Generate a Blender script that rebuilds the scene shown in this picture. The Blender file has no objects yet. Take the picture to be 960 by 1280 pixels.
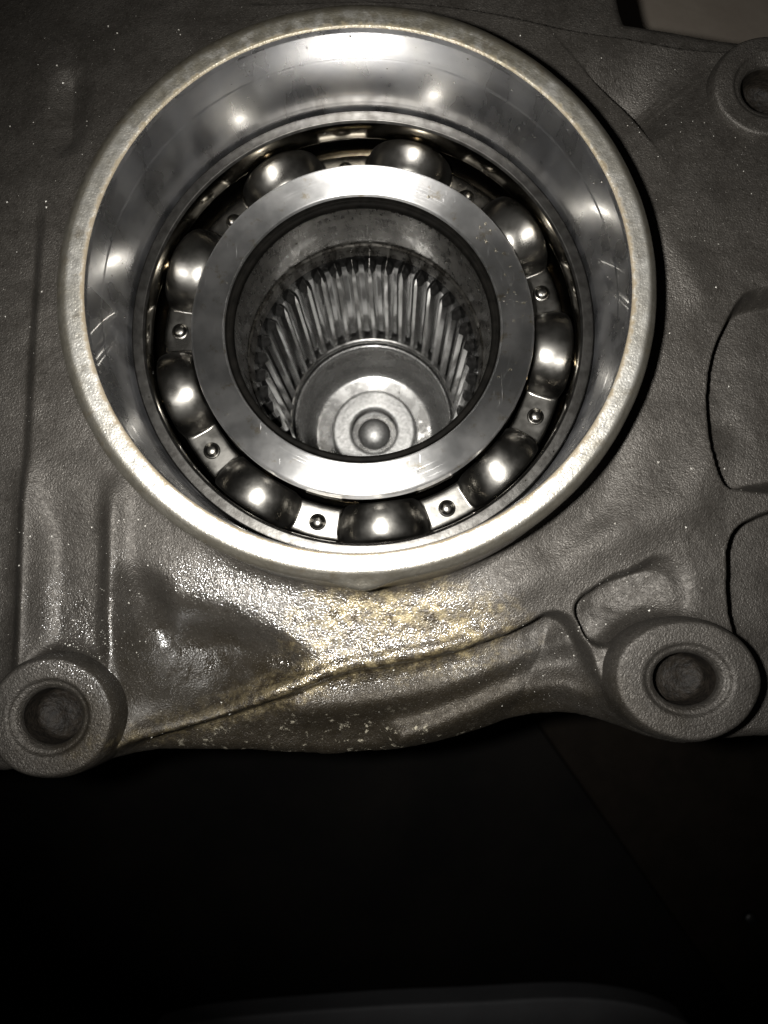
import bpy, math, random
import numpy as np
from mathutils import Matrix, Vector

random.seed(7); rng = np.random.default_rng(7)
MM = 0.001
PI = math.pi
scene = bpy.context.scene
col = scene.collection

# ------------------------------------------------------------------ camera
# world: bore axis = Z, rim of the collar at z = 0, millimetres scaled to metres
FPX = 1036.0                                # phone lens: focal length in pixels of the 960 x 1280 frame
AX = np.array([0.01278, -0.12386, -1.0]); AX /= np.linalg.norm(AX)     # bore direction (into the part) seen in camera axes
Zw = -AX
Xw = np.array([1.0, 0, 0]) - AX[0] * AX; Xw /= np.linalg.norm(Xw)
Yw = np.cross(Zw, Xw)
RC = np.stack([Xw, Yw, Zw])                 # camera axes -> world
D0 = 138.0
C0 = D0 * np.array([(446.2 - 480) / FPX, -(349.0 - 640) / FPX, -1.0])   # rim centre in camera axes
CAM = -RC @ C0
cam = bpy.data.cameras.new('camera')
camo = bpy.data.objects.new('camera', cam); col.objects.link(camo)
M4 = Matrix([list(map(float, RC[i])) + [float(CAM[i] * MM)] for i in range(3)] + [[0, 0, 0, 1]])
camo.matrix_world = M4
cam.sensor_fit = 'VERTICAL'; cam.lens = 4.0; cam.sensor_height = 4.0 * 1280 / FPX; cam.sensor_width = 4.0 * 960 / FPX
cam.clip_start = 0.005; cam.clip_end = 20
cam.dof.use_dof = True; cam.dof.focus_distance = 0.163; cam.dof.aperture_fstop = 3.2
scene.camera = camo

def at(px, py, z):
    """point (mm) on the level z seen at photograph pixel px, py: used once, to read off plan positions"""
    d = RC @ np.array([(px - 480) / FPX, -(py - 640) / FPX, -1.0])
    t = (z - CAM[2]) / d[2]
    return CAM + d * t
def plan(pts, z):
    return np.array([at(a, b, z)[:2] for a, b in pts])

# ------------------------------------------------------------------ light: the phone's flash beside the lens, dim room
w = bpy.data.worlds.new('World'); scene.world = w; w.use_nodes = True
w.node_tree.nodes['Background'].inputs[0].default_value = (0.95, 0.9, 0.82, 1)
w.node_tree.nodes['Background'].inputs[1].default_value = 0.009
fl = bpy.data.lights.new('phone_flash', 'AREA'); fl.shape = 'DISK'; fl.size = 5 * MM
fl.energy = 0.27; fl.color = (1.0, 0.985, 0.955); fl.spread = math.radians(82)
flo = bpy.data.objects.new('phone_flash', fl); col.objects.link(flo)
fpos = CAM + RC @ np.array([-14.0, 2.0, 0.0])
tgt = np.array([2.0, -14.0, -22.0])
flo.location = [float(v * MM) for v in fpos]
flo.rotation_euler = Vector([float(v) for v in (tgt - fpos)]).to_track_quat('-Z', 'Y').to_euler()

scene.view_settings.view_transform = 'Standard'; scene.view_settings.look = 'None'
scene.view_settings.exposure = 0.0; scene.view_settings.gamma = 1.0
scene.render.engine = 'CYCLES'
scene.cycles.use_denoising = True
scene.cycles.max_bounces = 12; scene.cycles.glossy_bounces = 8; scene.cycles.diffuse_bounces = 3
scene.cycles.sample_clamp_indirect = 6.0; scene.cycles.blur_glossy = 0.3

# ------------------------------------------------------------------ node helper
class Mat:
    def __init__(s, name):
        s.m = bpy.data.materials.new(name); s.m.use_nodes = True
        s.t = s.m.node_tree; s.bsdf = s.t.nodes['Principled BSDF']
        tc = s.t.nodes.new('ShaderNodeTexCoord')
        s.mm = s.vscale(tc.outputs['Object'], 1000.0)       # object coordinates in millimetres
    def n(s, t): return s.t.nodes.new(t)
    def link(s, a, b):
        if hasattr(a, 'is_linked') or hasattr(a, 'links'): s.t.links.new(a, b)
        else:
            if isinstance(a, (tuple, list)) and len(a) == 3 and b.type == 'RGBA': a = (*a, 1)
            b.default_value = a
    def vscale(s, v, k):
        q = s.n('ShaderNodeMapping'); q.vector_type = 'POINT'
        q.inputs['Scale'].default_value = (k, k, k) if not isinstance(k, tuple) else k
        s.link(v, q.inputs['Vector']); return q.outputs[0]
    def mapping(s, v, loc=(0,0,0), rot=(0,0,0), sc=(1,1,1)):
        q = s.n('ShaderNodeMapping'); q.inputs['Location'].default_value = loc
        q.inputs['Rotation'].default_value = rot; q.inputs['Scale'].default_value = sc
        s.link(v, q.inputs['Vector']); return q.outputs[0]
    def noise(s, size, detail=3, rough=.55, v=None, dist=0):
        q = s.n('ShaderNodeTexNoise'); q.inputs['Scale'].default_value = 1.0 / size
        q.inputs['Detail'].default_value = detail; q.inputs['Roughness'].default_value = rough
        q.inputs['Distortion'].default_value = dist
        s.link(v if v is not None else s.mm, q.inputs['Vector']); return q.outputs[0]
    def voro(s, size, v=None, feature='F1'):
        q = s.n('ShaderNodeTexVoronoi'); q.feature = feature; q.inputs['Scale'].default_value = 1.0 / size
        s.link(v if v is not None else s.mm, q.inputs['Vector']); return q.outputs[0]
    def math(s, op, a, b=0.0, c=0.0, clamp=False):
        q = s.n('ShaderNodeMath'); q.operation = op; q.use_clamp = clamp
        s.link(a, q.inputs[0]); s.link(b, q.inputs[1]); s.link(c, q.inputs[2]); return q.outputs[0]
    def rng(s, v, a, b, c=0.0, d=1.0, smooth=True):
        q = s.n('ShaderNodeMapRange'); q.interpolation_type = 'SMOOTHSTEP' if smooth else 'LINEAR'
        s.link(v, q.inputs[0])
        for i, k in enumerate((a, b, c, d)): s.link(k, q.inputs[i + 1])
        return q.outputs[0]
    def mix(s, f, a, b):
        q = s.n('ShaderNodeMix'); q.data_type = 'RGBA'
        s.link(f, q.inputs['Factor']); s.link(a, q.inputs[6]); s.link(b, q.inputs[7]); return q.outputs[2]
    def fmix(s, f, a, b):
        q = s.n('ShaderNodeMix'); q.data_type = 'FLOAT'
        s.link(f, q.inputs[0]); s.link(a, q.inputs[2]); s.link(b, q.inputs[3]); return q.outputs[0]
    def sep(s, v=None):
        q = s.n('ShaderNodeSeparateXYZ'); s.link(v if v is not None else s.mm, q.inputs[0]); return q.outputs
    def comb(s, x, y, z):
        q = s.n('ShaderNodeCombineXYZ'); s.link(x, q.inputs[0]); s.link(y, q.inputs[1]); s.link(z, q.inputs[2]); return q.outputs[0]
    def radius(s):
        x, y, z = s.sep(); return s.math('SQRT', s.math('ADD', s.math('MULTIPLY', x, x), s.math('MULTIPLY', y, y)))
    def polar(s, ka=1.0, kr=1.0, kz=1.0):
        """vector (angle, radius, z) for turned marks"""
        x, y, z = s.sep(); a = s.math('ARCTAN2', y, x)
        return s.comb(s.math('MULTIPLY', a, ka), s.math('MULTIPLY', s.radius(), kr), s.math('MULTIPLY', z, kz))
    def ellipse(s, cx, cy, rx, ry, soft, warp=None, amt=0.0):
        x, y, z = s.sep()
        a = s.math('DIVIDE', s.math('SUBTRACT', x, cx), rx); b = s.math('DIVIDE', s.math('SUBTRACT', y, cy), ry)
        d = s.math('SQRT', s.math('ADD', s.math('MULTIPLY', a, a), s.math('MULTIPLY', b, b)))
        if warp is not None: d = s.math('ADD', d, s.math('MULTIPLY', s.math('SUBTRACT', warp, .5), amt))
        return s.rng(d, 1.0 + soft, 1.0 - soft)
    def bump(s, h, dist, strength=1.0, normal=None):
        q = s.n('ShaderNodeBump'); q.inputs['Strength'].default_value = strength
        q.inputs['Distance'].default_value = dist * MM
        s.link(h, q.inputs['Height'])
        if normal is not None: s.link(normal, q.inputs['Normal'])
        return q.outputs[0]
    def tangent(s, axis='Z'):
        q = s.n('ShaderNodeTangent'); q.direction_type = 'RADIAL'; q.axis = axis; return q.outputs[0]
    def set(s, **k):
        nm = dict(color='Base Color', metal='Metallic', rough='Roughness', normal='Normal', aniso='Anisotropic', rot='Anisotropic Rotation',
                  tangent='Tangent', spec='Specular IOR Level', coat='Coat Weight', coatr='Coat Roughness', coatn='Coat Normal', ior='IOR', trans='Transmission Weight')
        for a, v in k.items(): s.link(v, s.bsdf.inputs[nm[a]])
        return s.m

# ------------------------------------------------------------------ materials
def m_rot(x, y, a):
    return (x * math.cos(a) - y * math.sin(a), x * math.sin(a) + y * math.cos(a))

def m_cast():
    m = Mat('cast_metal_grey')
    g = m.noise(.42, 2, .6); g2 = m.noise(1.3, 3, .6); big = m.noise(9, 4, .6); mid = m.noise(3.2, 4, .6)
    c = m.mix(m.rng(big, .3, .7), (.036, .032, .027), (.057, .0515, .0445))
    c = m.mix(m.math('MULTIPLY', m.rng(g2, .52, .75), .45), c, (.030, .025, .020))
    # greasy film; brown flange, darkened in place of shade; bare brassy scrape below the collar
    gx, gy = at(505, 785, -24)[:2]
    wx, wy = at(335, 782, -26)[:2]
    wet = m.ellipse(wx, wy, 36, 11.5, .4, m.noise(7, 4, .65), 1.0)
    bx, by = at(430, 900, -36)[:2]
    brown = m.ellipse(bx, by, 50, 13, .4, m.noise(6, 4, .65), .9)
    c = m.mix(m.math('MULTIPLY', brown, .85), c, (.020, .015, .008))
    gold = m.ellipse(gx, gy, 19.5, 8.0, .42, m.noise(4.0, 6, .75), 1.9)
    flake = m.noise(2.2, 4, .7)
    goldc = m.mix(m.rng(flake, .36, .66), (.026, .018, .008), (.185, .148, .078))
    goldc = m.mix(m.math('MULTIPLY', m.rng(m.noise(5, 4, .7, m.mapping(m.mm, loc=(3, 8, 1))), .42, .6), .75), goldc, (.022, .016, .008))
    c = m.mix(gold, c, goldc)
    lx, ly, lz = m.sep(m.mapping(m.mm, loc=tuple(-v for v in (m_rot(*at(340, 868, -27)[:2], -.30) + (0,))), rot=(0, 0, -.30)))
    ld = m.math('SQRT', m.math('ADD', m.math('POWER', m.math('DIVIDE', lx, 27.0), 2.0), m.math('POWER', m.math('DIVIDE', ly, 3.6), 2.0)))
    film = m.rng(m.math('ADD', ld, m.math('MULTIPLY', m.math('SUBTRACT', m.noise(3, 4, .7), .5), 1.2)), 1.35, .6)
    c = m.mix(m.math('MULTIPLY', film, .7), c, m.mix(m.rng(flake, .4, .62), (.022, .016, .008), (.15, .12, .065)))
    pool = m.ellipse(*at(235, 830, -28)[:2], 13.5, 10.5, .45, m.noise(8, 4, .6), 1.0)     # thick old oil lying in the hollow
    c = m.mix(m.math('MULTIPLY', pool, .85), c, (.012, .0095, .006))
    # pale crust along the lower flange
    crust = m.math('MULTIPLY', m.rng(m.noise(2.2, 5, .75), .58, .66), m.ellipse(*at(420, 925, -38)[:2], 30, 5.5, .5, m.noise(4, 3), .6))
    c = m.mix(crust, c, (.33, .30, .23))
    rough = m.fmix(wet, m.rng(g2, .3, .7, .46, .62), m.rng(mid, .35, .65, .22, .42))
    rough = m.fmix(crust, rough, .8)
    h = m.math('ADD', m.math('MULTIPLY', g, .8), m.math('MULTIPLY', g2, .35))
    wv = m.n('ShaderNodeVectorMath'); wv.operation = 'ADD'
    m.link(m.mm, wv.inputs[0]); m.link(m.vscale(m.noise(.9, 2), .5), wv.inputs[1])
    grain = m.math('SUBTRACT', 1.0, m.voro(.38, wv.outputs[0]))
    grain2 = m.math('SUBTRACT', 1.0, m.voro(.22, wv.outputs[0]))
    nrm = m.bump(h, .16, .6)
    nrm = m.bump(m.math('MULTIPLY', m.math('ADD', grain, m.math('MULTIPLY', grain2, .7)), m.rng(big, .3, .7, .4, 1.1)), .115, .75, nrm)
    dry = m.math('SUBTRACT', 1.0, wet)
    pit = m.math('MULTIPLY', m.rng(m.noise(.5, 2, .6), .55, .66), .55)
    c = m.mix(pit, c, (.018, .015, .012))
    c = m.mix(m.math('MULTIPLY', m.rng(m.noise(.33, 2, .6, m.mapping(m.mm, loc=(9, 4, 2))), .62, .70), .5), c, (.17, .155, .135))
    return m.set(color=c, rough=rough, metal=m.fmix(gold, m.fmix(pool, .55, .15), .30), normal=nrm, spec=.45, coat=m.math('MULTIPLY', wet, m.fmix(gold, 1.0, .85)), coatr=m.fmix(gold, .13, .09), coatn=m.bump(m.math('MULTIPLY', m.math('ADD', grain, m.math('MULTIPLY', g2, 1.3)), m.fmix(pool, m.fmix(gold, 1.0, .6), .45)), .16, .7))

def m_rim():
    m = Mat('worn_aluminium_rim')
    r = m.radius(); n1 = m.noise(1.6, 4, .65); n2 = m.noise(6, 4, .6); g = m.noise(.38, 2, .6)
    c = m.mix(m.rng(n2, .35, .65), (.36, .342, .30), (.52, .502, .46))
    edge = m.rng(m.math('ADD', r, m.math('MULTIPLY', m.math('SUBTRACT', n1, .5), 2.6)), 46.7, 45.9)
    c = m.mix(m.math('MULTIPLY', edge, .85), c, (.12, .09, .05))
    top = m.rng(m.sep()[1], 8, 46)           # browner and darker towards the far side of the rim
    tint = m.math('MULTIPLY', top, m.rng(m.noise(2.5, 4, .7), .3, .6))
    c = m.mix(m.math('MULTIPLY', tint, .7), c, (.17, .148, .095))
    outer = m.rng(m.math('ADD', r, m.math('MULTIPLY', m.math('SUBTRACT', n1, .5), 1.2)), 48.2, 49.2)
    c = m.mix(m.math('MULTIPLY', outer, .8), c, (.13, .115, .085))
    stain = m.rng(m.noise(3.4, 5, .7), .54, .66)
    c = m.mix(m.math('MULTIPLY', stain, .5), c, (.17, .14, .095))
    turn = m.noise(1.0, 2, .6, m.polar(2.5, 5.0, .5))
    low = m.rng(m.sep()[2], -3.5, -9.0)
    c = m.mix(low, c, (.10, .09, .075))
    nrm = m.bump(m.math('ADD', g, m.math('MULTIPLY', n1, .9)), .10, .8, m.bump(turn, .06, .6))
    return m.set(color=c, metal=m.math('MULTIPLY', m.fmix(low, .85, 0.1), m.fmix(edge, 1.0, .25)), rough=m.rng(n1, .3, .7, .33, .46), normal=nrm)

def m_bore():
    m = Mat('polished_bore_steel')
    st = m.noise(1.0, 3, .5, m.polar(9, 1, .06)); cl = m.noise(9, 4, .6); hatch = m.noise(1.0, 2, .6, m.polar(6, 1, 4.0))
    c = m.mix(m.rng(cl, .35, .68), (.46, .46, .475), (.55, .545, .54))
    pit = m.math('MULTIPLY', m.rng(m.noise(.5, 2, .6), .70, .74), m.rng(m.noise(8, 2), .5, .65))
    c = m.mix(pit, c, (.12, .10, .07))
    smear = m.rng(st, .25, .75, .25, .35)
    nrm = m.bump(m.math('ADD', m.math('MULTIPLY', hatch, .5), m.noise(7, 2)), .014, .6)
    return m.set(color=c, metal=1.0, rough=smear, normal=nrm, coat=.8, coatr=.04, aniso=.45, rot=.25, tangent=m.tangent())

def m_race(name='ground_bearing_steel', k=1.2):
    m = Mat(name)
    turn = m.noise(1.0, 3, .7, m.polar(3.0, 9.0, 9.0))
    cl = m.noise(8, 4, .6)
    scr = m.noise(1.0, 2, .5, m.mapping(m.mm, rot=(0, 0, .7), sc=(6, .12, 1)))
    scr2 = m.noise(1.0, 2, .5, m.mapping(m.mm, rot=(0, 0, -.5), sc=(7, .10, 1)))
    scr3 = m.noise(1.0, 2, .5, m.polar(1.2, 7.0, 7.0))
    s = m.math('ADD', m.math('MULTIPLY', m.math('ADD', m.rng(scr, .72, .78), m.rng(scr2, .72, .78), clamp=True), m.rng(m.noise(6, 2), .48, .62)), m.math('MULTIPLY', m.rng(scr3, .66, .74), .5), clamp=True)
    c = m.mix(m.rng(cl, .3, .7), tuple(k * v for v in (.34, .336, .328)), tuple(k * v for v in (.46, .45, .435)))
    tan = m.math('MULTIPLY', m.rng(m.noise(3.2, 4, .7), .56, .70), .6)
    c = m.mix(tan, c, (.30, .24, .14))
    nrm = m.bump(m.math('ADD', m.math('MULTIPLY', turn, .5), m.math('MULTIPLY', s, -1.4)), .012, .8)
    return m.set(color=c, metal=1.0, rough=m.math('ADD', m.rng(cl, .3, .7, .30, .35), m.math('MULTIPLY', s, .12)), normal=nrm,
                 aniso=.85, rot=.25, tangent=m.tangent(), coat=.12, coatr=.12)

def m_groove():
    m = Mat('oily_raceway_steel')
    c = m.mix(m.rng(m.noise(4, 3), .35, .65), (.15, .13, .10), (.27, .25, .21))
    return m.set(color=c, metal=1.0, rough=.16, coat=.4, coatr=.05, normal=m.bump(m.noise(1, 2, .5, m.polar(2, 5, 5)), .02, .5))

def m_cage():
    m = Mat('pressed_cage_steel')
    cl = m.noise(5, 3, .6); g = m.noise(.5, 2, .5)
    c = m.mix(m.rng(cl, .35, .65), (.105, .100, .090), (.165, .158, .144))
    return m.set(color=c, metal=1.0, rough=m.rng(cl, .3, .7, .27, .34), normal=m.bump(m.math('ADD', m.math('MULTIPLY', g, .3), cl), .05, .45), coat=.10, coatr=.22)

def m_ball():
    m = Mat('oily_ball_steel')
    return m.set(color=m.mix(m.noise(3, 3), (.34, .27, .16), (.52, .46, .36)), metal=1.0, rough=.07, coat=.4, coatr=.03)

def m_spline(name='shaded_spline_steel', k=.2):
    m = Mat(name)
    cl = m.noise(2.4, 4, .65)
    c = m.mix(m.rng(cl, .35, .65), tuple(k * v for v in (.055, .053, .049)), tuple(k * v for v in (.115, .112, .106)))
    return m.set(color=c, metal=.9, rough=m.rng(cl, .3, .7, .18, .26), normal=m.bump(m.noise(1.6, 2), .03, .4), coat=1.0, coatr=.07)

def m_sleeve():
    m = Mat('oily_sleeve_steel')
    cl = m.noise(3.0, 5, .7); st = m.noise(1, 3, .6, m.polar(30, 1, .3))
    c = m.mix(m.rng(cl, .4, .6), (.042, .038, .032), (.085, .080, .071))
    return m.set(color=c, metal=.95, rough=m.math('ADD', m.rng(st, .3, .7, .22, .34), m.math('MULTIPLY', m.rng(cl, .45, .6), .08)),
                 normal=m.bump(m.math('ADD', cl, m.math('MULTIPLY', m.noise(.5, 2), .2)), .05, .5), coat=.1, coatr=.06, aniso=.6, rot=.25, tangent=m.tangent())

def m_plug():
    m = Mat('dull_plug_steel')
    cl = m.noise(4, 4, .6)
    c = m.mix(m.rng(cl, .35, .65), (.13, .127, .121), (.16, .157, .15))
    return m.set(color=c, metal=.75, rough=m.rng(cl, .3, .7, .22, .32), normal=m.bump(m.noise(2.5, 3), .05, .6), coat=1.0, coatr=.04, coatn=m.bump(m.noise(6, 2, .5), .35, .7))

def simple(name, ca, cb, size, rough, metal=0.0, bump=0.0, bs=1.0):
    m = Mat(name); n1 = m.noise(size, 4, .6)
    m.set(color=m.mix(m.rng(n1, .3, .7), ca, cb), rough=rough, metal=metal)
    if bump: m.set(normal=m.bump(m.noise(bs, 3), bump, .7))
    return m.m

CAST, RIM, BORE, RACE, GROOVE, CAGE, BALL, SPLINESHADE, SLEEVE, PLUG = (f() for f in (
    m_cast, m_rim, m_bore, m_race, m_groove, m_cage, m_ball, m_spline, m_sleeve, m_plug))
TOOTH = m_spline('spline_tooth_steel', .85)  # same steel; the root copy is darkened to paint shade between teeth
OUTRACE = simple('oily_outer_race_steel', (.036, .034, .031), (.070, .067, .062), 2.0, .36, 1.0, bump=.03, bs=.8)
GRIMESHADE = simple('grime_and_hole_shade', (.0055, .0045, .0034), (.014, .0112, .0084), 1.2, .6, bump=.5, bs=.8)  # brown grime for bolt holes; also painted shade inside the ring hole
GAPSHADE = simple('oily_gap_shade', (.0015, .0014, .0012), (.003, .0027, .0023), 2, .6)  # near-black colour standing in for the depth of the oily gap
def dull(mt, k=.06):
    for _n in mt.node_tree.nodes:
        if _n.type == 'BSDF_PRINCIPLED': _n.inputs['Specular IOR Level'].default_value = k
dull(GAPSHADE, .01)
dull(GRIMESHADE, .15)
FLOOR = simple('dark_floor', (.005, .0047, .0044), (.009, .008, .007), 60, .8)
BEIGE = simple('beige_board', (.15, .125, .10), (.18, .155, .125), 25, .75, bump=.2, bs=3)
GREYSHEET = simple('grey_plastic_sheet', (.19, .19, .20), (.23, .23, .24), 30, .6, bump=.6, bs=12)
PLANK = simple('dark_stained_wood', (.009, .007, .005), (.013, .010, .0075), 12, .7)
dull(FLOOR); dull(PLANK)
DUST = simple('pale_grit', (.30, .28, .24), (.62, .60, .55), 1.5, .7)
PLUGRING = simple('grainy_ring_steel', (.15, .147, .14), (.26, .256, .246), .9, .5, .8, bump=.2, bs=.6)
BOLT = simple('dull_bolt_steel', (.05, .05, .05), (.08, .08, .08), 2, .4, 1.0)

# ------------------------------------------------------------------ mesh helpers (coordinates in mm)
def mesh_obj(name, verts, faces, mat, parent=None, smooth=True, loc=None):
    me = bpy.data.meshes.new(name)
    me.from_pydata([tuple(float(c) * MM for c in v) for v in verts], [], faces); me.update()
    if smooth: me.polygons.foreach_set('use_smooth', [True] * len(me.polygons))
    for q in (mat if isinstance(mat, (list, tuple)) else [mat]): me.materials.append(q)
    return link(name, me, parent, loc)

def link(name, me, parent=None, loc=None):
    o = bpy.data.objects.new(name, me); col.objects.link(o)
    if loc is not None: o.location = [float(c) * MM for c in loc]
    if parent is not None:
        o.parent = parent; o.matrix_parent_inverse = Matrix.Translation(-(root_loc(parent)))
    return o
def root_loc(p):
    v = Vector(p.location)
    while p.parent: p = p.parent
    return Vector(v)

def thing(name, label, cat, loc, group=None):
    o = bpy.data.objects.new(name, None); col.objects.link(o)
    o.location = [float(c) * MM for c in loc]; o.empty_display_size = .01
    tag(o, label, cat, group); return o
def tag(o, label, cat, group=None, kind=None):
    if label: o['label'] = label
    if cat: o['category'] = cat
    if group: o['group'] = group
    if kind: o['kind'] = kind
    return o

def rounded(profile, rad, seg=4):
    """round the inner corners of an (r, z) polyline; rad is one number or one per corner"""
    P = [np.array(p, float) for p in profile]; out = [P[0]]
    for i in range(1, len(P) - 1):
        R = rad[i] if isinstance(rad, (list, tuple)) else rad
        a, b, c = P[i - 1], P[i], P[i + 1]
        la, lc = np.linalg.norm(a - b), np.linalg.norm(c - b)
        k = min(R, la * .45, lc * .45)
        if k < 1e-4: out.append(b); continue
        p, q = b + (a - b) / la * k, b + (c - b) / lc * k
        for j in range(seg + 1):
            t = j / seg; out.append((1 - t) ** 2 * p + 2 * t * (1 - t) * b + t * t * q)
    out.append(P[-1]); return out

def lathe(profile, n, cx=0, cy=0, fn=None, closed=False, ex=1.0, ey=1.0):
    V, F = [], []
    k = len(profile)
    for i in range(n):
        a = 2 * PI * i / n; ca, sa = math.cos(a), math.sin(a)
        for (r, z) in profile:
            if fn: r, z = fn(r, z, a)
            V.append((cx + r * ca * ex, cy + r * sa * ey, z))
    for i in range(n):
        i2 = (i + 1) % n
        for j in range(k if closed else k - 1):
            j2 = (j + 1) % k
            F.append((i * k + j, i2 * k + j, i2 * k + j2, i * k + j2))
    return V, F

def wob(a, seed, amp, ks=(3, 7, 13, 29, 53)):
    r = random.Random(seed); s = 0
    for k in ks: s += math.sin(k * a + r.random() * 6.28) / math.sqrt(k)
    return s * amp

# ------------------------------------------------------------------ the casting: one height sheet for the face
def sstep(x, a, b):
    t = np.clip((x - a) / (b - a), 0, 1); return t * t * (3 - 2 * t)
def poly_sd(X, Y, P):
    """signed distance, negative inside"""
    d = np.full(X.shape, 1e9); inside = np.zeros(X.shape, bool); n = len(P)
    for i in range(n):
        a, b = P[i], P[(i + 1) % n]; e = b - a
        t = np.clip(((X - a[0]) * e[0] + (Y - a[1]) * e[1]) / (e @ e + 1e-12), 0, 1)
        d = np.minimum(d, np.hypot(X - a[0] - t * e[0], Y - a[1] - t * e[1]))
        c = ((a[1] > Y) != (b[1] > Y))
        with np.errstate(divide='ignore', invalid='ignore'):
            xi = (b[0] - a[0]) * (Y - a[1]) / (b[1] - a[1]) + a[0]
        inside ^= c & (X < xi)
    return np.where(inside, -d, d)
def line_sd(X, Y, P):
    """distance to an open polyline, signed side (left of travel > 0) and parameter 0..1 along it"""
    d = np.full(X.shape, 1e9); side = np.zeros(X.shape); par = np.zeros(X.shape)
    L = [0]
    for i in range(len(P) - 1): L.append(L[-1] + np.linalg.norm(P[i + 1] - P[i]))
    for i in range(len(P) - 1):
        a, b = P[i], P[i + 1]; e = b - a; l2 = e @ e
        t = np.clip(((X - a[0]) * e[0] + (Y - a[1]) * e[1]) / l2, 0, 1)
        q = np.hypot(X - a[0] - t * e[0], Y - a[1] - t * e[1])
        s = np.sign(e[0] * (Y - a[1]) - e[1] * (X - a[0]))
        m = q < d
        d = np.where(m, q, d); side = np.where(m, s, side); par = np.where(m, (L[i] + t * math.sqrt(l2)) / L[-1], par)
    return d, side, par
def smooth_poly(P, it=2):
    P = np.array(P)
    for _ in range(it):
        Q = np.roll(P, -1, 0); P = np.stack([.75 * P + .25 * Q, .25 * P + .75 * Q], 1).reshape(-1, 2)
    return P
def smooth_line(P, it=2):
    P = np.array(P)
    for _ in range(it):
        Q = np.stack([.75 * P[:-1] + .25 * P[1:], .25 * P[:-1] + .75 * P[1:]], 1).reshape(-1, 2)
        P = np.concatenate([P[:1], Q, P[-1:]])
    return P

_grids = {}
def vnoise(X, Y, size, seed, oct=3):
    out = np.zeros(X.shape); amp, tot = 1.0, 0
    for o in range(oct):
        key = (seed, o)
        if key not in _grids: _grids[key] = np.random.default_rng(seed * 97 + o).random((256, 256)) * 2 - 1
        G = _grids[key]; s = size / 2 ** o
        u, v = X / s + 71.3, Y / s + 33.7
        i, j = np.floor(u).astype(int), np.floor(v).astype(int); fu, fv = u - i, v - j
        fu, fv = fu * fu * (3 - 2 * fu), fv * fv * (3 - 2 * fv)
        g = lambda a, b: G[a % 256, b % 256]
        out += amp * ((g(i, j) * (1 - fu) + g(i + 1, j) * fu) * (1 - fv) + (g(i, j + 1) * (1 - fu) + g(i + 1, j + 1) * fu) * fv)
        tot += amp; amp *= .5
    return out / tot

LUGS = [  # centre pixel, face level, radii (mm), hole radius, label
    dict(px=(60, 897), z=-17, rx=11.8, ry=10.9, base=-40),
    dict(px=(861, 850), z=-17, rx=13.3, ry=10.9, base=-44),
    dict(px=(962, 106), z=-23, rx=11.4, ry=11.4, base=-40),
]
for l in LUGS: l['c'] = at(*l['px'], l['z'])[:2]

OUT = smooth_poly(plan([(-260, -200), (752, -200), (764, 46), (792, 50), (885, 62), (960, 70), (1180, 80), (1180, 930), (960, 914), (885, 921), (800, 914),
                 (752, 897), (702, 888), (660, 896), (600, 917), (520, 939), (440, 946), (400, 947), (340, 941), (250, 933),
                 (150, 936), (90, 950), (-260, 960)], -40), 2)
POCKET_A = smooth_poly(plan([(1150, 345), (945, 362), (918, 385), (902, 420), (888, 455), (884, 505), (888, 560), (898, 598), (922, 614), (1150, 592)], -23), 2)
POCKET_B = smooth_poly(plan([(1150, 560), (980, 634), (930, 652), (911, 672), (907, 720), (912, 770), (920, 805), (890, 850), (840, 1000), (1150, 1000)], -24), 2)
POCKET_C = smooth_poly(plan([(720, 768), (722, 750), (750, 730), (790, 712), (822, 698), (852, 705), (868, 745), (850, 790), (790, 800), (745, 812)], -23), 2)
EDGE_LOW = smooth_line(plan([(60, 985), (150, 934), (250, 904), (320, 882), (380, 861), (440, 839), (500, 829), (560, 817), (610, 800), (650, 784), (682, 766),
                 (706, 768), (722, 792), (738, 835), (765, 880), (800, 930)], -27), 2)
CREASE = smooth_line(plan([(728, 84), (752, 112), (790, 148), (806, 168), (816, 182)], -24), 2)
TOPEDGE = smooth_line(plan([(300, 4), (480, 6), (600, 22), (690, 40), (765, 50), (830, 56), (900, 62)], -26), 2)
RIB1 = plan([(40, 540), (33, 640), (24, 830)], -24)
RIB2 = plan([(152, 560), (146, 640), (144, 700), (140, 840)], -24)
BEAD = smooth_line(plan([(505, 925), (560, 905), (630, 872), (690, 850), (720, 862)], -36), 2)
BEAD2 = smooth_line(plan([(380, 885), (470, 878), (560, 860), (640, 826), (700, 800)], -36), 2)
HOLLOWS = [(*at(240, 828, -28)[:2], 12.5, 8.5, -.25, 8.5), (*at(178, 765, -25)[:2], 5.0, 7.0, .3, 4.0), (*at(330, 815, -26)[:2], 8, 3.5, -.35, 2.5)]
MOUND = at(258, 848, -34)[:2]
RECESS = smooth_poly(plan([(68, 95), (100, 88), (108, 150), (98, 192), (72, 190)], -28), 2)

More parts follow.
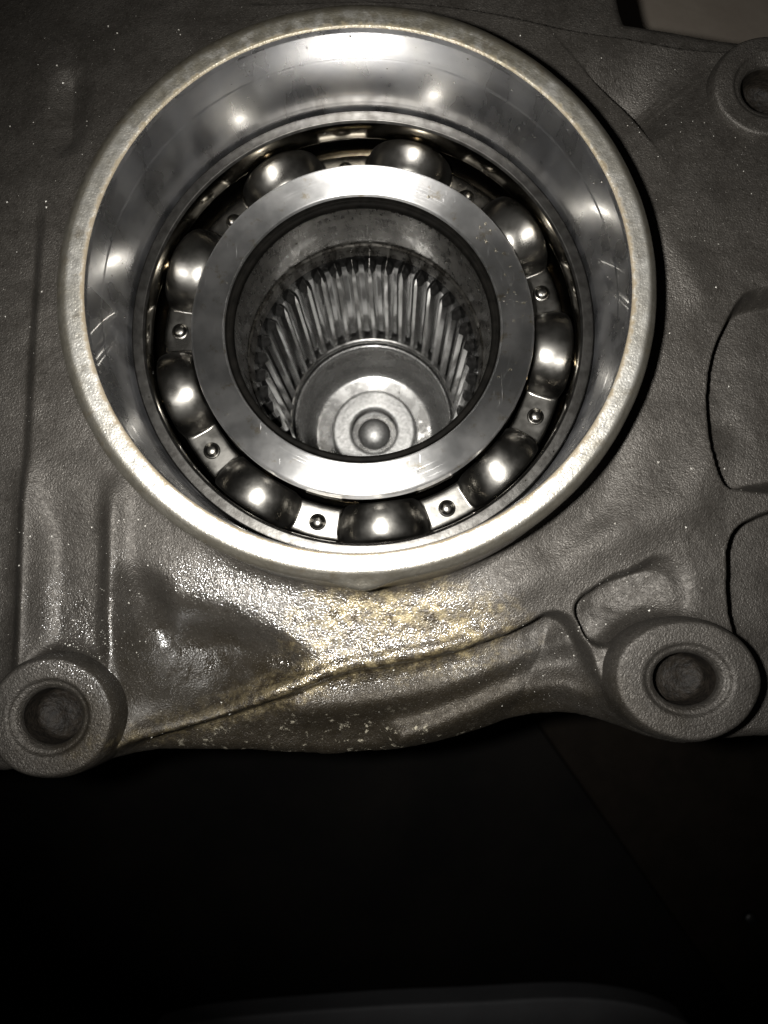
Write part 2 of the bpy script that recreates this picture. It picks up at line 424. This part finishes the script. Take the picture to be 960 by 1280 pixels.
def height(X, Y):
    r = np.hypot(X, Y)
    up = sstep(Y, -5, 50)
    Z = -22.0 - .05 * np.maximum(r - 52, 0) - .13 * np.maximum(r - 52, 0) * up * sstep(X, 30, -30) - .03 * np.maximum(r - 52, 0) * up
    Z += vnoise(X, Y, 26, 3, 1) * .4
    # left: two raised ribs with a valley between them, the outer edge stepping down
    d, s, p = line_sd(X, Y, RIB1)
    f = sstep(p, .02, .35)
    Z -= 5.0 * sstep(d * s, .6, -2.2) * 0 + 0
    left = sstep(X, RIB1[1][0] + 1.0, RIB1[1][0] - 2.2)
    Z -= 2.6 * left * sstep(Y, 34, 10)
    mid = sstep(X, RIB1[1][0] + 1, RIB1[1][0] + 7) * sstep(X, RIB2[1][0] + .5, RIB2[1][0] - 4)
    Z -= 2.4 * mid * sstep(Y, at(90, 600, -25)[1], at(90, 700, -25)[1])
    Z += 2.0 * f * np.exp(-(d / 2.7) ** 2)
    d, s, p = line_sd(X, Y, RIB2)
    Z += 2.0 * sstep(p, .10, .30) * np.exp(-(d / 2.3) ** 2)
    # dished pocket filled with old oil
    for (gx, gy, sx, sy, rot, dep) in HOLLOWS:
        c, sn = math.cos(rot), math.sin(rot); u, v = (X - gx) * c + (Y - gy) * sn, -(X - gx) * sn + (Y - gy) * c
        Z -= dep * np.exp(-(np.hypot(u / sx, v / sy) + .12 * vnoise(X, Y, 9, 8)) ** 3)
    e2 = np.hypot((X - MOUND[0]) / 8.0, (Y - MOUND[1]) / 3.6)
    Z += 1.5 * np.exp(-(e2 + .25 * vnoise(X, Y, 5, 51)) ** 2)
    # upper left recess
    sd = poly_sd(X, Y, RECESS); Z -= 2.4 * sstep(sd, 3.0, -4.0)
    # right: recessed panels
    sd = poly_sd(X, Y, POCKET_A) + .25 * vnoise(X, Y, 5, 11); rampA = sstep(X, POCKET_A[:, 0].min() + 3, POCKET_A[:, 0].min() + 13); Z = Z + (-31.0 + 1.0 * rampA - Z) * sstep(sd / (1 + 2.5 * rampA), .45, -.55)
    sd = poly_sd(X, Y, POCKET_B) + .25 * vnoise(X, Y, 5, 12); Z = Z + (-34.0 - Z) * sstep(sd, .45, -.65)
    sd = poly_sd(X, Y, POCKET_C) + .4 * vnoise(X, Y, 4, 13)
    ramp = sstep(X, POCKET_C[:, 0].min() + 9, POCKET_C[:, 0].max() + 1)
    Z = Z - (6.0 - 4.9 * ramp) * sstep(sd / (1 + 3.5 * ramp), .5, -.8)
    Z += .9 * vnoise(X, Y, 6, 21) * sstep(sd, 0, -2)
    # swelling that runs from the collar towards the right lug
    d, s, p = line_sd(X, Y, plan([(640, 735), (740, 680), (860, 625), (900, 560)], -23)); Z += 1.5 * np.exp(-(d / 4.5) ** 2)
    d, s, p = line_sd(X, Y, plan([(770, 560), (745, 640), (690, 690)], -23)); Z -= 1.0 * np.exp(-(d / 3.5) ** 2)
    d, s, p = line_sd(X, Y, plan([(880, 250), (840, 300), (870, 360)], -23)); Z += 1.1 * np.exp(-(d / 4) ** 2)
    # crease at the upper right: the ground to its right is lower and climbs back
    d, s, p = line_sd(X, Y, CREASE)
    Z -= 7.0 * sstep(d * s, -.35, .35) * np.exp(-d / 11.0) * sstep(p, -.1, .6) * sstep(p, 1.04, .62)
    # collar root
    Z += 2.4 * np.exp(-np.maximum(r - 50, 0) / 1.1)
    # apron below the collar, then the sharp lower edge down to the flange
    ap = np.exp(-((X - at(500, 790, -24)[0]) / 26) ** 2) * sstep(Y, -50, -58)
    Z -= ap * .10 * np.maximum(-Y - 50, 0)
    d, s, p = line_sd(X, Y, EDGE_LOW); sd = d * s + .35 * vnoise(X, Y, 4, 5)
    low = sstep(sd, .5, -.7)
    Z += .9 * np.exp(-((sd - 1.6) / 1.5) ** 2) * sstep(p, 0, .15) * sstep(p, .8, .6)
    fl = -33.0 - .62 * np.minimum(d, 22) + .6 * vnoise(X, Y, 7, 6)
    d, s, p = line_sd(X, Y, BEAD); fl += 4.5 * np.exp(-(d / 3.2) ** 2)
    d, s, p = line_sd(X, Y, BEAD2); fl += 2.8 * np.exp(-(d / 3.2) ** 2)
    Z = Z + (fl - Z) * low
    # far top: the face ends and a further block lies lower
    d, s, p = line_sd(X, Y, TOPEDGE)
    top = sstep(d * s, -.3, 1.0) * sstep(X, TOPEDGE[0][0], TOPEDGE[0][0] + 25)
    Z -= 9.0 * top
    # lug roots
    for l in LUGS:
        e = np.hypot((X - l['c'][0]) / l['rx'], (Y - l['c'][1]) / l['ry'])
        dd = (e - 1) * min(l['rx'], l['ry'])
        Z += np.maximum(l['z'] - 6 - Z, 0) * np.exp(-np.maximum(dd, 0) / 1.3)
    # cast skin
    Z += .06 * vnoise(X, Y, 2.6, 31, 3) * (1 + .8 * vnoise(X, Y, 20, 33, 2)) + .03 * vnoise(X, Y, .9, 32, 2)
    # rounded outer border falling to the side walls
    sd = poly_sd(X, Y, OUT) + .25 * vnoise(X, Y, 5, 41)
    t = np.clip((sd + 2.4) / 2.4, 0, 1)
    Z -= 2.4 * (1 - np.sqrt(np.maximum(1 - t * t, 0)))
    Z -= np.clip(sd, 0, 2.0) * 40
    return Z, sd

def height_at(x, y):
    return float(height(np.array([float(x)]), np.array([float(y)]))[0][0])

housing = thing('gearbox_housing', 'dark grey cast metal gearbox housing with raised bright collar around the bearing', 'gearbox', (0, 0, -345))
STEP = .30
xs = np.arange(-100, 104, STEP); ys = np.arange(-104, 92, STEP)
X, Y = np.meshgrid(xs, ys, indexing='ij')
Z, SD = height(X, Y)
Rr = np.hypot(X, Y)
ok = (Rr > 48.6) & (SD < 2.1)
for l in LUGS:   # open the sheet under each lug so that the bolt hole goes right down
    ok &= np.hypot((X - l['c'][0]) / l['rx'], (Y - l['c'][1]) / l['ry']) > .80
nx, ny = X.shape
cell = ok[:-1, :-1] & ok[1:, :-1] & ok[:-1, 1:] & ok[1:, 1:]
idx = np.arange(nx * ny).reshape(nx, ny)
q = np.stack([idx[:-1, :-1][cell], idx[1:, :-1][cell], idx[1:, 1:][cell], idx[:-1, 1:][cell]], 1)
used = np.unique(q); remap = np.full(nx * ny, -1); remap[used] = np.arange(len(used)); q = remap[q]
co = np.stack([X.ravel()[used], Y.ravel()[used], Z.ravel()[used]], 1) * MM
me = bpy.data.meshes.new('casting_face')
me.vertices.add(len(co)); me.vertices.foreach_set('co', co.astype(np.float32).ravel())
me.loops.add(len(q) * 4); me.loops.foreach_set('vertex_index', q.astype(np.int32).ravel())
me.polygons.add(len(q)); me.polygons.foreach_set('loop_start', np.arange(0, len(q) * 4, 4, dtype=np.int32))
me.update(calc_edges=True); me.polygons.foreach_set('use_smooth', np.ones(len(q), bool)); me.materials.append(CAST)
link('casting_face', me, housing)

# side walls of the case down to the floor
P = OUT; n = len(P)
V = [(p[0] * .985, p[1] * .985, -60) for p in P] + [(p[0] * .985, p[1] * .985, -345) for p in P]
mesh_obj('side_wall', V, [(i, (i + 1) % n, n + (i + 1) % n, n + i) for i in range(n)], CAST, housing, smooth=False)

# collar
prof = rounded([(53.5, -26), (51.0, -22.5), (50.9, -17), (50.7, -6), (50.55, -1.6), (49.0, -.05), (46.0, 0), (45.72, -.3)], [0, 1.5, 2, 2, 1.3, .7, .2, 0], 5)
def cfn(r, z, a):
    k = sst((r - 47) / 3)
    tab = math.exp(-((a - 1.5 * PI - .02) / .075) ** 2)
    r += k * (.15 + .55 * math.cos(a - 2.2))
    r += k * wob(a, 5, .07) + tab * 1.3 * sst((-z - 1.2) / 1.5) * sst((9 + z) / 4)
    r += (1 - k) * wob(a, 9, .035, (17, 31, 59, 83))
    return r, z + .05 * math.sin(5 * a + 1) * k
def sst(t):
    t = max(0, min(1, t)); return t * t * (3 - 2 * t)
V, F = lathe(prof, 288, fn=cfn); mesh_obj('collar', V, F, RIM, housing)
prof = rounded([(45.72, -.3), (45.5, -1.2), (45.45, -7.6), (45.36, -8.1), (45.3, -20.4), (45.2, -21.2), (45.18, -26.2), (45.0, -27), (45.0, -52)], .12, 3)
V, F = lathe(prof, 256, fn=lambda r, z, a: (r, z)); mesh_obj('bearing_bore', V, F, BORE, housing)

# lugs
for l in LUGS:
    z = l['z']; R = 11.0; hr = 5.4 if l is not LUGS[2] else 5.2
    prof = rounded([(11.7, l['base']), (11.4, z - 7), (11.05, z - 2), (10.3, z), (7.1, z), (6.6, z - .7), (6.0, z - .8), (hr - .1, z - 1.6), (hr - .2, z - 2.5)],
                   [0, 2, 1.0, .6, .4, .3, .3, .3, 0], 4)
    ex, ey = l['rx'] / R, l['ry'] / R
    def lf(r, zz, a, l=l):
        k = sst((r - 6) / 3)
        # the bore stays round while the outline is oval
        s = k + (1 - k) * (R / (.5 * (l['rx'] + l['ry'])))
        return r * s + wob(a, int(l['c'][0]) + 99, .10, (2, 3, 5, 9)) * k, zz + .12 * math.sin(3 * a + l['c'][0]) * k
    V, F = lathe(prof, 96, l['c'][0], l['c'][1], fn=lf, ex=ex, ey=ey)
    o = mesh_obj('mounting_lug', V, F, CAST, housing)
    prof = rounded([(hr - .2, z - 2.5), (hr - .5, z - 8.0), (2, z - 9.2), (.05, z - 8.9)], [0, 1, 1, 0], 4)
    V, F = lathe(prof, 64, l['c'][0], l['c'][1], fn=lf, ex=ex, ey=ey)
    mesh_obj('bolt_hole', V, F, GRIMESHADE, o)

# ------------------------------------------------------------------ ball bearing
ZB = -22.3; ZC = ZB - 11.4; RP = 37.95; RB = 6.75
bearing = thing('ball_bearing', 'open steel ball bearing with riveted cage, pressed into the bright collar', 'bearing', (0, 0, ZB - 25))
def arc(cr, cz, R, a0, a1, n):
    return [(cr + R * math.cos(a0 + (a1 - a0) * i / n), cz + R * math.sin(a0 + (a1 - a0) * i / n)) for i in range(n + 1)]
def race(name, face, wall, parent, mt):
    V, F = lathe(face, 256); o = mesh_obj(name, V, F, mt, parent)
    V, F = lathe(wall, 192); mesh_obj('raceway', V, F, GROOVE, o); return o
h = 5.2  # shoulder half height of the groove
ro_sh = RP + math.sqrt(6.8 ** 2 - h * h); ri_sh = RP - math.sqrt(6.8 ** 2 - h * h)
a = math.atan2(h, math.sqrt(6.8 ** 2 - h * h))
race('outer_race', rounded([(44.98, ZB - 25), (44.98, ZB - 4.5), (44.8, ZB - 3.5), (44.75, ZB - .3), (44.5, ZB - .02), (42.6, ZB), (42.2, ZB - .5)], .15, 4),
     [(42.2, ZB - .5), (42.05, ZB - 1.2), (42.15, ZB - 5.4), (ro_sh, ZC + h)] + arc(RP, ZC, 6.8, a, -a, 16) + [(42.4, ZB - 18.4), (42.6, ZB - 25), (44.9, ZB - 25)], bearing, OUTRACE)
race('inner_race', rounded([(26.8, ZB - 12), (26.8, ZB - .9), (27.0, ZB - .1), (32.9, ZB), (33.3, ZB - .4), (33.3, ZB - 4.4)], [0, .3, .25, .3, .3, 0], 4),
     [(33.3, ZB - 4.4), (ri_sh, ZC + h)] + arc(RP, ZC, 6.8, PI - a, PI + a, 16) + [(32.9, ZB - 18.4), (32.5, ZB - 25), (26.5, ZB - 25), (26.45, ZB - 12)], bearing, RACE)

import bmesh
bm = bmesh.new(); bmesh.ops.create_uvsphere(bm, u_segments=40, v_segments=24, radius=RB * MM)
for f in bm.faces: f.smooth = True
ball_me = bpy.data.meshes.new('ball'); bm.to_mesh(ball_me); bm.free(); ball_me.materials.append(BALL)
PH = math.radians(16.0)
NB = 9
for k in range(NB):
    a = PH + math.radians(20) + k * 2 * PI / NB
    link('ball', ball_me, bearing, (RP * math.cos(a), RP * math.sin(a), ZC))

# pressed ribbon cage: hemispherical pockets joined by flat riveted tabs
RI, RO, HR, TAB = 34.0, 41.7, 8.7, .7
def cage_z(r, a):
    d = (a - PH - math.radians(20)) % (2 * PI / NB)
    if d > PI / NB: d -= 2 * PI / NB
    t = RP * d * .985
    s = math.sqrt(t * t + (r - RP) ** 2 * .75)
    hump = math.sqrt(max(HR * HR - s * s, 0)) if s < HR else 0
    m = 1.5                      # pressed fillet between pocket and tab
    dlt = hump - TAB
    return ZC + TAB + .5 * (dlt + math.sqrt(dlt * dlt + m * m)) - .35
NA, NR = 720, 14
V, F = [], []
for i in range(NA):
    a = 2 * PI * i / NA
    for j in range(NR + 1):
        r = RI + (RO - RI) * j / NR
        # pocket ribbon is a little wider than the tabs
        dd = (a - PH - math.radians(20)) % (2 * PI / NB); dd = min(dd, 2 * PI / NB - dd) * RP
        wide = 1.0 - .10 * sst((dd - 7.0) / 1.5)
        r = RP + (r - RP) * wide
        z = cage_z(r, a) - .35 * (abs(2 * j / NR - 1) ** 8)
        V.append((r * math.cos(a), r * math.sin(a), z))
k = NR + 1
for i in range(NA):
    i2 = (i + 1) % NA
    for j in range(NR): F.append((i * k + j, i * k + j + 1, i2 * k + j + 1, i2 * k + j))
cage = mesh_obj('cage', V, F, CAGE, bearing)
sm = cage.modifiers.new('thickness', 'SOLIDIFY'); sm.thickness = .8 * MM; sm.offset = -1
prof = [(1.75, 0), (1.7, .12), (1.45, .22), (1.28, .30), (1.22, .55), (1.05, .85), (.7, 1.02), (.02, 1.08)]
V, F = lathe(prof, 24)
riv_me = None
for kk in range(NB):
    a = PH + kk * 2 * PI / NB
    pos = (RP * 1.005 * math.cos(a), RP * 1.005 * math.sin(a), cage_z(RP, a) - .02)
    if riv_me is None:
        o = mesh_obj('rivet', V, F, CAGE, cage, loc=pos); riv_me = o.data
    else: o = link('rivet', riv_me, cage, pos)

# ------------------------------------------------------------------ hollow splined shaft inside the bearing
shaft = thing('splined_shaft', 'dark oily hollow shaft with internal splines inside the inner bearing ring', 'shaft', (0, 0, -125))
V, F = lathe(rounded([(26.4, ZB - 9), (26.1, ZB - 3.2), (25.9, ZB - 2.6), (25.45, ZB - 2.5), (25.3, ZB - 3.0), (25.2, ZB - 17.0), (25.65, ZB - 17.6), (25.65, ZB - 19.0),
                (25.1, ZB - 19.6), (24.75, ZB - 23.5)], .3, 3), 192)
mesh_obj('sleeve', V, F, SLEEVE, shaft)
V, F = lathe(rounded([(26.77, ZB - .8), (26.4, ZB - 1.5), (25.7, ZB - 1.3), (25.27, ZB - 1.7), (25.24, ZB - 2.7)], .2, 3), 160); mesh_obj('gap_shade_ring', V, F, GAPSHADE, shaft)  # black ring painted in for the dark gap between race and sleeve
V, F = lathe(rounded([(24.75, ZB - 23.5), (24.4, ZB - 27.5), (24.4, ZB - 75.2)], .3, 3), 180)
mesh_obj('spline_bore', V, F, SPLINESHADE, shaft)
V, F = lathe(rounded([(24.4, ZB - 75.2), (23.4, ZB - 76.0), (22.8, ZB - 76.2), (22.6, ZB - 80)], .3, 3), 128)
mesh_obj('stop_ring', V, F, TOOTH, shaft)
# one tooth, pointing inward, shared by all
NT = 38
def tooth():
    z0, z1 = ZB - 26.5, ZB - 74.5
    def sec(z, hgt, wr, wt):
        ro = 24.5; ri = ro - hgt
        return [(ro, -wr / 2, z), (ri + hgt * .35, -wr * .42, z), (ri, -wt / 2, z), (ri, wt / 2, z), (ri + hgt * .35, wr * .42, z), (ro, wr / 2, z)]
    S = [sec(z0 + 2.2, 2.05, .10, .06), sec(z0 - 1.6, 2.1, 3.0, .8), sec(z0 - 6, 2.1, 3.0, .8), sec(z1 + 1.6, 2.1, 3.0, .8), sec(z1, .9, 2.8, .8)]
    V = [p for s in S for p in s]; F = []
    for i in range(len(S) - 1):
        for j in range(5): F.append((i * 6 + j, i * 6 + j + 1, i * 6 + 6 + j + 1, i * 6 + 6 + j))
    F.append(tuple(range(24, 30))); F.append((5, 4, 3, 2, 1, 0))
    return V, F
V, F = tooth(); t_me = None
for kk in range(NT):
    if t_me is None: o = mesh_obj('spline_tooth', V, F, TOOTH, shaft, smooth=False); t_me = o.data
    else: o = link('spline_tooth', t_me, shaft)
    o.rotation_euler.z = 2 * PI * (kk + .35) / NT

# ------------------------------------------------------------------ plug at the bottom of the shaft
plug = thing('end_plug', 'pale grey cup plug with a raised ring, deep at the bottom of the splined shaft', 'plug', (0, 0, -125))
V, F = lathe(rounded([(22.62, -102.2), (22.5, -101.0), (22.0, -100.6), (21.4, -101.4), (20.0, -115), (18.6, -118), (11, -119), (5, -119.2)], [0, .4, .4, .8, 1, 2.5, 1, 0], 5), 128)
mesh_obj('cup', V, F, PLUG, plug)
V, F = lathe(rounded([(13.2, -119.4), (12.7, -115.0), (12.1, -114.3), (7.4, -114.3), (6.8, -115.0)], .5, 4), 96)
ring = mesh_obj('raised_ring', V, F, PLUGRING, plug)
V, F = lathe(rounded([(6.8, -115.0), (6.6, -124), (.02, -124)], .5, 4), 64); mesh_obj('ring_hole', V, F, GRIMESHADE, ring)  # hole coloured dark in place of shade around the pin
V, F = lathe(rounded([(4.9, -124.2), (4.6, -118.8), (3.4, -116.9), (1.8, -116.1), (.02, -115.9)], [0, 1.2, .9, .8, 0], 5), 64)
mesh_obj('centre_pin', V, F, PLUGRING, plug)

# ------------------------------------------------------------------ surroundings
def slab(name, P, z0, z1, mat, label, cat):
    P = [np.array(p) for p in P]; n = len(P)
    V = [(p[0], p[1], z1) for p in P] + [(p[0], p[1], z0) for p in P]
    F = [tuple(range(n)), tuple(range(2 * n - 1, n - 1, -1))] + [(i, n + i, n + (i + 1) % n, (i + 1) % n) for i in range(n)]
    o = mesh_obj(name, V, F, mat, smooth=False)
    b = o.modifiers.new('edge', 'BEVEL'); b.width = 1.5 * MM; b.segments = 2
    return tag(o, label, cat)
o = mesh_obj('floor', [(-3000, -3000, -345), (3000, -3000, -345), (3000, 3000, -345), (-3000, 3000, -345)], [(0, 1, 2, 3)], FLOOR, smooth=False)
o['kind'] = 'structure'
slab('beige_box', plan([(640, 190), (1500, 190), (1500, -500), (640, -500)], -150), -345, -150, BEIGE, 'plain beige box beyond the top right edge of the casting', 'box')
pts = [(190, 1290), (240, 1277), (330, 1268), (480, 1257), (600, 1253), (690, 1247), (760, 1249), (830, 1263), (880, 1290), (900, 1500), (150, 1500)]
slab('grey_sheet', smooth_line(plan(pts[::-1], -325), 2), -345, -325, GREYSHEET, 'pale grey sheet at the very bottom edge of the view', 'sheet')
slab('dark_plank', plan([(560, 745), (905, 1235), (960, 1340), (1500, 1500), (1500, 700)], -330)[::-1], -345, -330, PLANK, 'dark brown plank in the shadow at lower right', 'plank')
bx = at(940, 1150, -326)
V, F = lathe(rounded([(3.5, -330), (3.5, -327), (2.5, -326), (.05, -325.6)], .6, 3), 24, bx[0], bx[1])
tag(mesh_obj('small_bolt', V, F, BOLT), 'tiny steel bolt head lying on the dark plank at lower right', 'bolt')

# ------------------------------------------------------------------ grit, oil beads and added glint beads
def grit(name, pts, mat, label, cat, parent=None):
    V, F = [], []
    base = [(1, 0, 0), (-.5, .87, 0), (-.5, -.87, 0), (.1, .1, 1), (0, 0, -.8)]
    fs = [(0, 1, 3), (1, 2, 3), (2, 0, 3), (1, 0, 4), (2, 1, 4), (0, 2, 4)]
    for (x, y, z, s) in pts:
        k = len(V); rot = random.random() * 6.28; c, sn = math.cos(rot), math.sin(rot)
        for b in base:
            u = [q * s * random.uniform(.6, 1.3) for q in b]
            V.append((x + u[0] * c - u[1] * sn, y + u[0] * sn + u[1] * c, z + u[2] * .7))
        F += [tuple(k + i for i in f) for f in fs]
    o = mesh_obj(name, V, F, mat, parent, smooth=False)
    o['kind'] = 'stuff'
    if label: tag(o, label, cat)
    return o
pts = []
def scatter(n, fx, fy, smin, smax):
    PX = [(fx(), fy()) for _ in range(n)]
    A = np.array([at(a, b, -25)[:2] for a, b in PX])
    Zs, sd = height(A[:, 0], A[:, 1])
    for (x, y), z, d in zip(A, Zs, sd):
        if math.hypot(x, y) < 51.5 or d > -.5: continue
        if any(math.hypot((x - l['c'][0]) / l['rx'], (y - l['c'][1]) / l['ry']) < 1.05 for l in LUGS): continue
        s = smin + (smax - smin) * random.random() ** 5
        pts.append((x, y, z + s * .2, s))
U = random.uniform; G = random.gauss
scatter(620, lambda: U(0, 960), lambda: U(0, 940), .06, .33)
scatter(150, lambda: G(85, 45), lambda: U(640, 840), .06, .30)
scatter(120, lambda: G(110, 30), lambda: G(805, 14), .07, .26)
scatter(160, lambda: G(830, 70), lambda: U(80, 330), .04, .15)
scatter(120, lambda: G(790, 40), lambda: U(690, 800), .04, .22)
scatter(90, lambda: U(640, 760), lambda: U(770, 890), .04, .2)
grit('grit_specks', pts, DUST, 'pale grit specks scattered over the dark casting', 'grit')

dm = Mat('clear_oil_and_glint'); dm.set(color=(.95, .88, .70), rough=.02, trans=1.0, ior=1.47)
V, F = [], []
bead = lathe([(1, 0), (.9, .25), (.65, .45), (.3, .55), (.02, .58)], 10)
def beads(n, fa, fr, z, smin, smax):
    for _ in range(n):
        a, r = fa(), fr(); sz = smin + (smax - smin) * random.random() ** 3; k = len(V)
        V.extend((r * math.cos(a) + v[0] * sz, r * math.sin(a) + v[1] * sz, z + v[2] * sz) for v in bead[0])
        F.extend(tuple(k + i for i in f) for f in bead[1])
beads(60, lambda: G(.25, .45), lambda: U(27.6, 32.6), ZB, .08, .32)
beads(40, lambda: U(0, 6.28), lambda: U(27.4, 32.8), ZB, .06, .2)
beads(26, lambda: U(0, 6.28), lambda: U(43.1, 44.3), ZB, .06, .18)
beads(30, lambda: U(0, 6.28), lambda: U(11, 18), -118.6, .1, .4)
def glint_beads(n, r, z0, z1, smin, smax):  # beads added on the walls to catch glints from the flash
    for _ in range(n):
        a = random.uniform(0, 6.28); z = random.uniform(z0, z1); sz = smin + (smax - smin) * random.random() ** 4; k = len(V)
        ca, sa = math.cos(a), math.sin(a)
        for v in bead[0]:   # dome pointing at the axis
            q = r - v[2] * sz
            V.append((q * ca - v[0] * sz * sa, q * sa + v[0] * sz * ca, z + v[1] * sz * 1.3))
        F.extend(tuple(k + i for i in f) for f in bead[1])
glint_beads(110, 45.33, -21, -9, .05, .22)
glint_beads(70, 45.46, -7.5, -1.5, .05, .2)
glint_beads(60, 25.22, ZB - 16, ZB - 4, .06, .3)
glint_beads(40, 42.1, ZB - 5, ZB - 1.3, .06, .2)
o = mesh_obj('oil_and_glint_beads', V, F, dm.m, bearing); o['kind'] = 'stuff'
